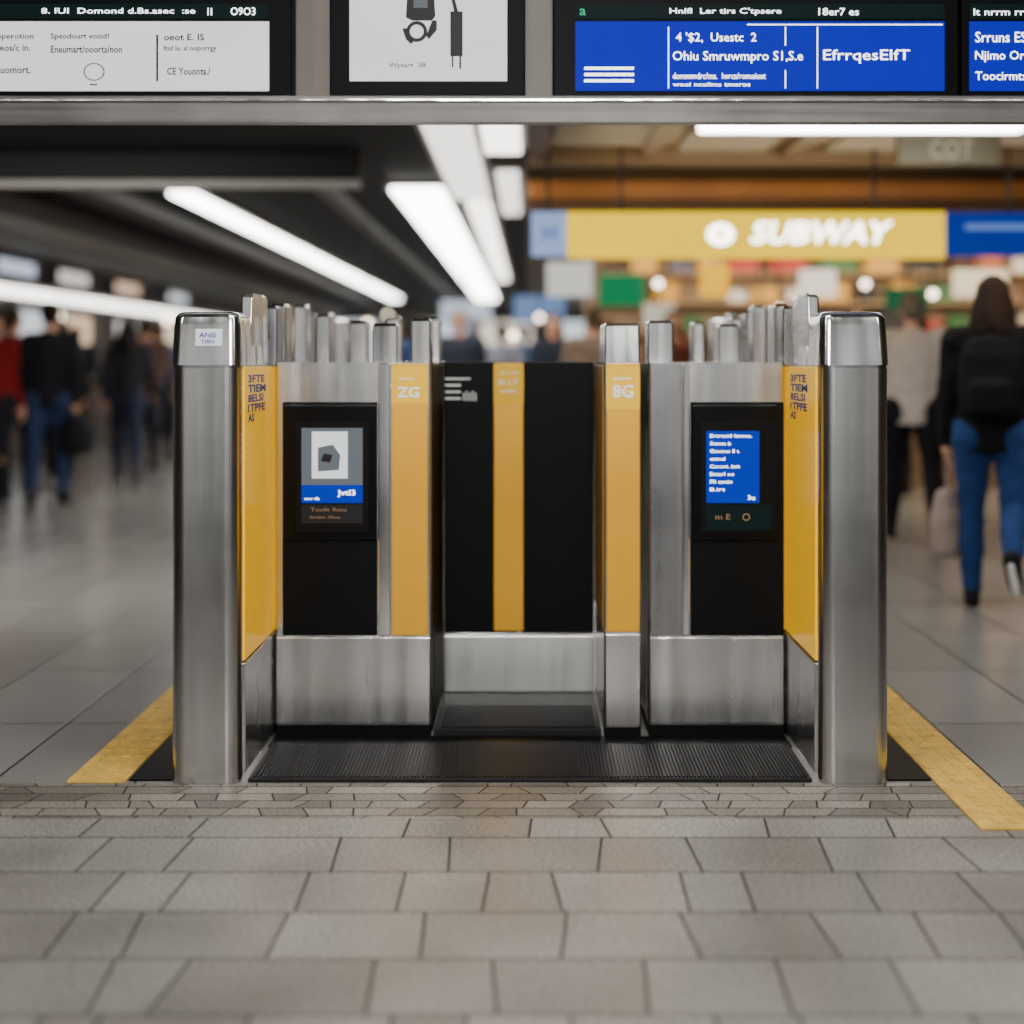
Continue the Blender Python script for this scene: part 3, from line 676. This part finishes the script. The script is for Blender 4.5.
    loft(bm,[(T(z).z,0,T(z).y,a*sl,b) for z,a,b in tr],24)
    for A in (LA,RA):
        chain(bm,[T(1.38,A[0].x*.5),A[0]],[.075,.07*sl]); chain(bm,A[:3],[.072*sl,.056*(.5+.5*sl),.044])
        limb(bm,A[2]-A[3]*.03,A[2]+A[3]*.005,.046,.042)
    ell(bm,T(1.44,0,-.01),(.075,.07,.04))
    put('jacket',voxel(bm,vox,'jacket',fold),cm(topc))
    bm=bmesh.new()
    loft(bm,[(T(z).z,0,T(z).y,a*sl,b) for z,a,b in [(.80,.14,.10),(.88,.158,.118),(.96,.152,.112),(1.0,.145,.105)]],24)
    for L in (LL,RR):
        hp,kn,an=L[0],L[1],L[2]; q_=.5+.5*sl
        calf=kn.lerp(an,.32)+Vector((0,-.014,0)); th=hp.lerp(kn,.45)
        chain(bm,[hp,th,kn,calf,an],[.102*sl,.088*q_,.062*q_,.064*q_,.050])
        ell(bm,L[0]+Vector((0,-.03,-.03)),(.095*sl,.1,.1))
    put('trousers',voxel(bm,vox,'trousers',fold*.8),cm(botc))
    for L in (LL,RR):
        bm=bmesh.new()
        limb(bm,L[2],L[3],.045,.04); limb(bm,L[3],L[4],.042,.042); limb(bm,L[2],L[4],.043,.038); limb(bm,L[4],L[5],.042,.03)
        sh=put('shoe',voxel(bm,min(vox,.016),'shoe'),cm(shoec))
        if soles:
            bm=bmesh.new(); fd=(L[5]-L[3]).normalized(); up=Vector((1,0,0)).cross(fd)
            limb(bm,L[3]-up*.030,L[4]-up*.030,.02,.024); limb(bm,L[4]-up*.030,L[5]-up*.022,.024,.016)
            so=put('sole',voxel(bm,.01,'sole'),WHITE); so.parent=sh
    bm=bmesh.new()
    ell(bm,T(1.632,0,-.018),(.086,.098,.092)); ell(bm,T(1.60,0,-.05),(.078,.062,.085))
    if longhair:
        chain(bm,[T(1.63,0,-.06),T(1.54,.0,-.08),T(1.44,.01,-.11),T(1.33,.02,-.115)],[.075,.08,.075,.04])
        for s in (-1,1): chain(bm,[T(1.62,s*.05,-.02),T(1.52,s*.075,-.03),T(1.42,s*.085,-.05),T(1.36,s*.07,-.07)],[.04,.04,.035,.02])
    put('hair',voxel(bm,min(vox,.016),'hair',.012),cm(hairc,.4))
    for s in (-1,1):
        bm=bmesh.new(); ell(bm,T(1.605,s*.031,.09),(.013,.008,.008),8)
        me=D.meshes.new('eye'); bm.to_mesh(me); bm.free(); put('eye',me,EYE)
    bm=bmesh.new(); ell(bm,T(1.545,0,.092),(.024,.009,.008),8)
    me=D.meshes.new('mouth'); bm.to_mesh(me); bm.free(); put('mouth',me,LIP)
    root.location=(x,y,0); root.rotation_euler=(0,0,R(heading)); root.scale=(k,k,k)
    M=Matrix.Translation((x,y,0))@Matrix.Rotation(R(heading),4,'Z')@Matrix.Scale(k,4)
    return root,dict(M=M,LA=LA,RA=RA,T=T,put=put,LL=LL,RR=RR)
def loose(name,me,mats_,M,label,cat,origin):
    me.materials.clear()
    for m in mats_: me.materials.append(m)
    me.transform(M)
    o=D.objects.new(name,me); COL.objects.link(o)
    og=M@Vector(origin)
    me.transform(Matrix.Translation(-og)); o.location=og; W[o]=og
    tag(o,label,cat); return o
def backpack(info,col,label):
    T=info['T']; M=info['M']
    bm=bmesh.new()
    loft(bm,[(T(z).z,0,T(z).y-.195,a,b) for z,a,b in [(.98,.13,.05),(1.0,.155,.085),(1.15,.16,.095),(1.3,.15,.08),(1.38,.11,.05),(1.40,.06,.03)]],20)
    loft(bm,[(T(z).z,0,T(z).y-.285,a,b) for z,a,b in [(1.0,.09,.02),(1.02,.11,.035),(1.15,.11,.035),(1.17,.09,.02)]],16)
    chain(bm,[T(1.40,0,-.18),T(1.44,-.02,-.2),T(1.44,.02,-.2),T(1.40,0,-.18)],[.012]*4,8)
    for s in (-1,1):
        chain(bm,[T(1.36,s*.09,-.15),T(1.455,s*.10,-.03),T(1.40,s*.11,.115),T(1.2,s*.13,.15),T(1.05,s*.17,.02),T(1.03,s*.13,-.14)],[.018]*6,8)
    me=voxel(bm,.012,'backpack',.01)
    return loose('backpack',me,[cm(col)],M,label,'backpack',T(.98,0,-.2))
def handbag(info,arm,col,label,w=.16,hh=.3,dep=.06,drop=.16):
    A=info[arm]; M=info['M']; hd=A[2]+A[3]*.10
    c=Vector((hd.x,hd.y,hd.z-drop))
    bm=bmesh.new()
    loft(bm,[(c.z-hh,c.x,c.y,dep*.8,w*.8),(c.z-hh+.03,c.x,c.y,dep,w),(c.z-hh*.4,c.x,c.y,dep*1.1,w*.95),(c.z-.02,c.x,c.y,dep*.7,w*.8),(c.z,c.x,c.y,dep*.4,w*.7)],18)
    for s in (-1,1):
        chain(bm,[c+Vector((0,s*w*.55,-.02)),Vector((hd.x,hd.y+s*.03,hd.z-.0)),Vector((hd.x,hd.y,hd.z+.01))],[.009]*3,8)
    me=voxel(bm,.010,'bag',.02)
    return loose('carrier_bag',me,[cm(col,.15)],M,label,'bag',c+Vector((0,0,-hh)))
r,i1=person(2.375,7.3,-20,1.68,(12,12,14),(28,54,102),(40,25,18),(20,20,24),stride=(8,-14),flex=(5,50),arms=(4,-6),elb=(8,10),vox=.013,longhair=True,slim=1.10,fingers=True,soles=True,armout=.16,label='person in black hoodie and blue jeans walking away, long brown hair')
backpack(i1,(7,7,9),'black backpack worn on the back of the walking person')
handbag(i1,'LA',(140,124,118),'pale grey carrier bag held in the hand',w=.13,hh=.36,dep=.08)
r,i2=person(2.66,9.9,-8,1.71,(172,163,156),(14,14,17),(96,88,80),(18,18,20),stride=(12,-10),flex=(2,16),arms=(5,-6),elb=(8,30),vox=.018,slim=1.32,fingers=True,label='person in pale grey sweater and black trousers walking away')
poses=[]
for q in range(7):
    sg=1 if q%2 else -1
    rt,inf=person(0,0,0,1.70,(30,30,34),(30,30,36),(40,30,24),(20,20,22),stride=(sg*(14+2*q),-sg*(10+2*q)),flex=((4,22) if q%2==0 else (26,4)),arms=(-sg*(12+3*q),sg*(14+2*q)),elb=(12+4*q,20 if q!=4 else 80),vox=.03,coat=(q in (2,5)),longhair=(q in (3,5)),slim=[1.1,1.2,1.15,1.0,1.25,1.05,1.15][q],lean=2+q%3*2,armout=.12+.02*q)
    poses.append((rt,inf))
far=[
(-4.25,12.6,8,1.76,(22,22,28),(38,52,84),'person in dark coat and jeans walking away',0),
(-4.83,12.9,165,1.70,(130,26,30),(34,34,40),'person in red jacket and dark trousers',1),
(-5.2,15.8,25,1.72,(26,26,32),(36,36,42),'person in long black coat walking away',2),
(-5.0,17.5,200,1.66,(150,36,40),(40,40,48),'person in red jacket and dark trousers facing forward',3),
(-4.95,18.9,-10,1.76,(40,84,150),(32,36,52),'person in blue jacket walking away',4),
(-6.2,19.4,12,1.74,(34,36,44),(40,42,52),'person in dark jacket walking away',1),
(-6.1,21.8,180,1.70,(44,44,52),(34,34,40),'person in long dark coat facing forward',5),
(-5.3,23.5,20,1.72,(36,46,72),(36,36,44),'person in navy jacket walking away',4),
(-5.7,26,170,1.70,(130,112,98),(46,46,54),'person in long tan coat facing forward',2),
(-5.12,14.0,-20,1.78,(22,22,26),(32,32,38),'person in black jacket walking away',4),
(-4.30,15.2,10,1.69,(32,32,38),(44,50,70),'person in black jacket and blue trousers',3),
(-4.45,19.8,0,1.75,(40,42,50),(34,34,40),'person in dark jacket walking away',1),
(-4.7,25.0,180,1.73,(50,74,120),(34,34,40),'person in blue jacket facing forward',4),
(-5.1,29.5,0,1.75,(90,90,98),(34,34,40),'person in grey jacket walking away',1),
(-5.75,17.4,15,1.72,(30,30,36),(34,34,40),'person in black jacket walking away',6),
(-5.6,20.6,185,1.70,(150,48,48),(34,34,40),'person in dark red jacket facing forward',0),
(-4.05,17.6,-8,1.72,(34,38,50),(40,54,88),'person in dark jacket and jeans walking away',6),
(-4.45,16.5,0,1.74,(84,64,58),(34,34,42),'person in dark brown jacket walking away',1),
(-6.1,15.9,190,1.70,(36,40,52),(34,34,42),'person in dark jacket near the wall',4),
(-4.9,22.2,0,1.75,(110,76,64),(34,34,40),'person in brown jacket walking away',6),
(-6.4,24.5,10,1.72,(34,34,42),(34,34,40),'person in black coat near the wall',5),
(-3.95,20.5,-5,1.74,(46,48,60),(36,44,70),'person in dark grey jacket walking away',0),
(-4.1,23.8,175,1.70,(96,60,56),(34,34,40),'person in maroon jacket facing forward',3),
(-1.3,17,0,1.76,(50,70,110),(26,26,34),'person in blue jacket walking away',0),
(-.75,15,180,1.78,(40,46,58),(26,26,34),'person in dark jacket facing forward',1),
(-.35,17.6,0,1.74,(120,122,134),(26,26,34),'person in grey jacket walking away',4),
(.25,15.2,180,1.76,(34,40,52),(26,26,34),'person in black jacket facing forward',3),
(.6,13.2,10,1.74,(130,112,96),(26,26,34),'person in long beige coat walking away',2),
(-1.6,19.4,0,1.78,(50,60,100),(26,26,34),'person in dark blue jacket walking away',6),
(-.1,20.5,0,1.78,(80,104,150),(26,26,34),'person in pale blue jacket walking away',0),
(-1.0,22.5,0,1.76,(150,150,156),(26,26,34),'person in pale grey jacket walking away',6),
(1.3,12.9,170,1.72,(110,60,50),(26,26,34),'person in rust red jacket facing forward',5),
(2.0,13.4,0,1.74,(60,58,60),(26,26,34),'person in grey jacket walking away',4),
(2.95,13.0,200,1.72,(110,92,78),(40,40,46),'person in brown jacket near the shop counter',3),
(3.65,13.3,0,1.70,(100,70,58),(40,40,46),'person in brown jacket near the shop counter',1),
]
hairs=[(30,22,18),(50,36,26),(25,22,22),(80,64,48)]
infoJ={}
for j,(x,y,hd,h,tc,bc,lb,q) in enumerate(far):
    rt,inf=poses[q]
    n=rt.copy(); COL.objects.link(n)
    n.location=(x,y,0); n.rotation_euler=(0,0,math.radians(hd)); k=h/1.70; n.scale=(k,k,k)
    tag(n,lb,'person')
    hc=hairs[j%4]
    for ch in rt.children:
        cc=ch.copy(); COL.objects.link(cc); cc.parent=n
        base=ch.name.split('.')[0]
        mt={'jacket':cm(tc),'trousers':cm(bc),'hair':cm(hc,.4)}.get(base)
        if mt: cc.material_slots[0].link='OBJECT'; cc.material_slots[0].material=mt
    infoJ[j]=dict(inf); infoJ[j]['M']=Matrix.Translation((x,y,0))@Matrix.Rotation(math.radians(hd),4,'Z')@Matrix.Scale(k,4)
for rt,_ in poses:
    for ch in list(rt.children): D.objects.remove(ch)
    D.objects.remove(rt)
handbag(infoJ[0],'RA',(18,18,22),'large black shoulder bag hanging from the hand',w=.24,hh=.34,dep=.14,drop=.0)
handbag(infoJ[2],'RA',(84,60,44),'brown bag hanging from the hand of walking person',w=.16,hh=.28,dep=.10,drop=.04)
handbag(infoJ[10],'RA',(30,30,36),'black bag hanging from the hand of walking person',w=.18,hh=.28,dep=.10,drop=.02)
# ------------------------------------------------------------------ lights
def area(name,loc,rot,sx,sy,e,col=(1,.98,.95),spread=180):
    l=D.lights.new(name,'AREA'); l.shape='RECTANGLE'; l.size=sx; l.size_y=sy; l.energy=e; l.color=col; l.spread=math.radians(spread)
    o=D.objects.new(name,l); o.location=loc; o.rotation_euler=[math.radians(a) for a in rot]; COL.objects.link(o)
area('unseen_hall_light',(0,3.3,4.1),(4,0,0),1.6,.6,34,spread=90)
area('unseen_hall_light',(0,-1.5,3.6),(68,0,0),1.2,1.8,62,spread=75)
area('unseen_hall_light',(-2.6,1.0,3.9),(40,0,-30),.3,2.5,26,spread=110)  # unseen side strip added to streak the steel with bright reflections
area('unseen_hall_light',(2.6,1.0,3.9),(40,0,30),.3,2.5,26,spread=110)  # right-hand twin, also added for highlights on the steel
area('hidden_back_fill',(-3.4,7.3,2.70),(45,0,0),2,1.0,210,(1,.96,.9))  # added fill, hidden behind the displays, brightens the left back hall
area('hidden_back_fill',(2.8,6.8,2.70),(20,0,0),2.2,1,62,(1,.94,.85))  # added fill, likewise hidden, for the right back hall
area('shop_lamp',(3.5,13.2,2.6),(25,0,0),4,.8,150,(1,.84,.62))
area('hidden_mid_fill',(0,7.2,2.7),(0,0,0),2.5,1.0,50)  # added fill light kept out of sight behind the gantry
area('added_ceiling_fill',(1.9,9.4,2.31),(180,0,0),3,.12,18,(1,.80,.55))  # added fill aimed upward to brighten the beige ceiling, no fixture
w=D.worlds.new('world'); scene.world=w; w.use_nodes=True
w.node_tree.nodes['Background'].inputs[0].default_value=(1,.99,.97,1)
w.node_tree.nodes['Background'].inputs[1].default_value=.55
# ------------------------------------------------------------------ camera
c=D.cameras.new('camera'); co=D.objects.new('camera',c); COL.objects.link(co)
co.location=(0,0,1.25); co.rotation_euler=(math.radians(90),0,0)
c.lens=50; c.sensor_width=36; c.shift_x=-18/1024; c.shift_y=-147/1024
c.dof.use_dof=True; c.dof.focus_distance=4.35; c.dof.aperture_fstop=.85
c.clip_end=100
scene.camera=co
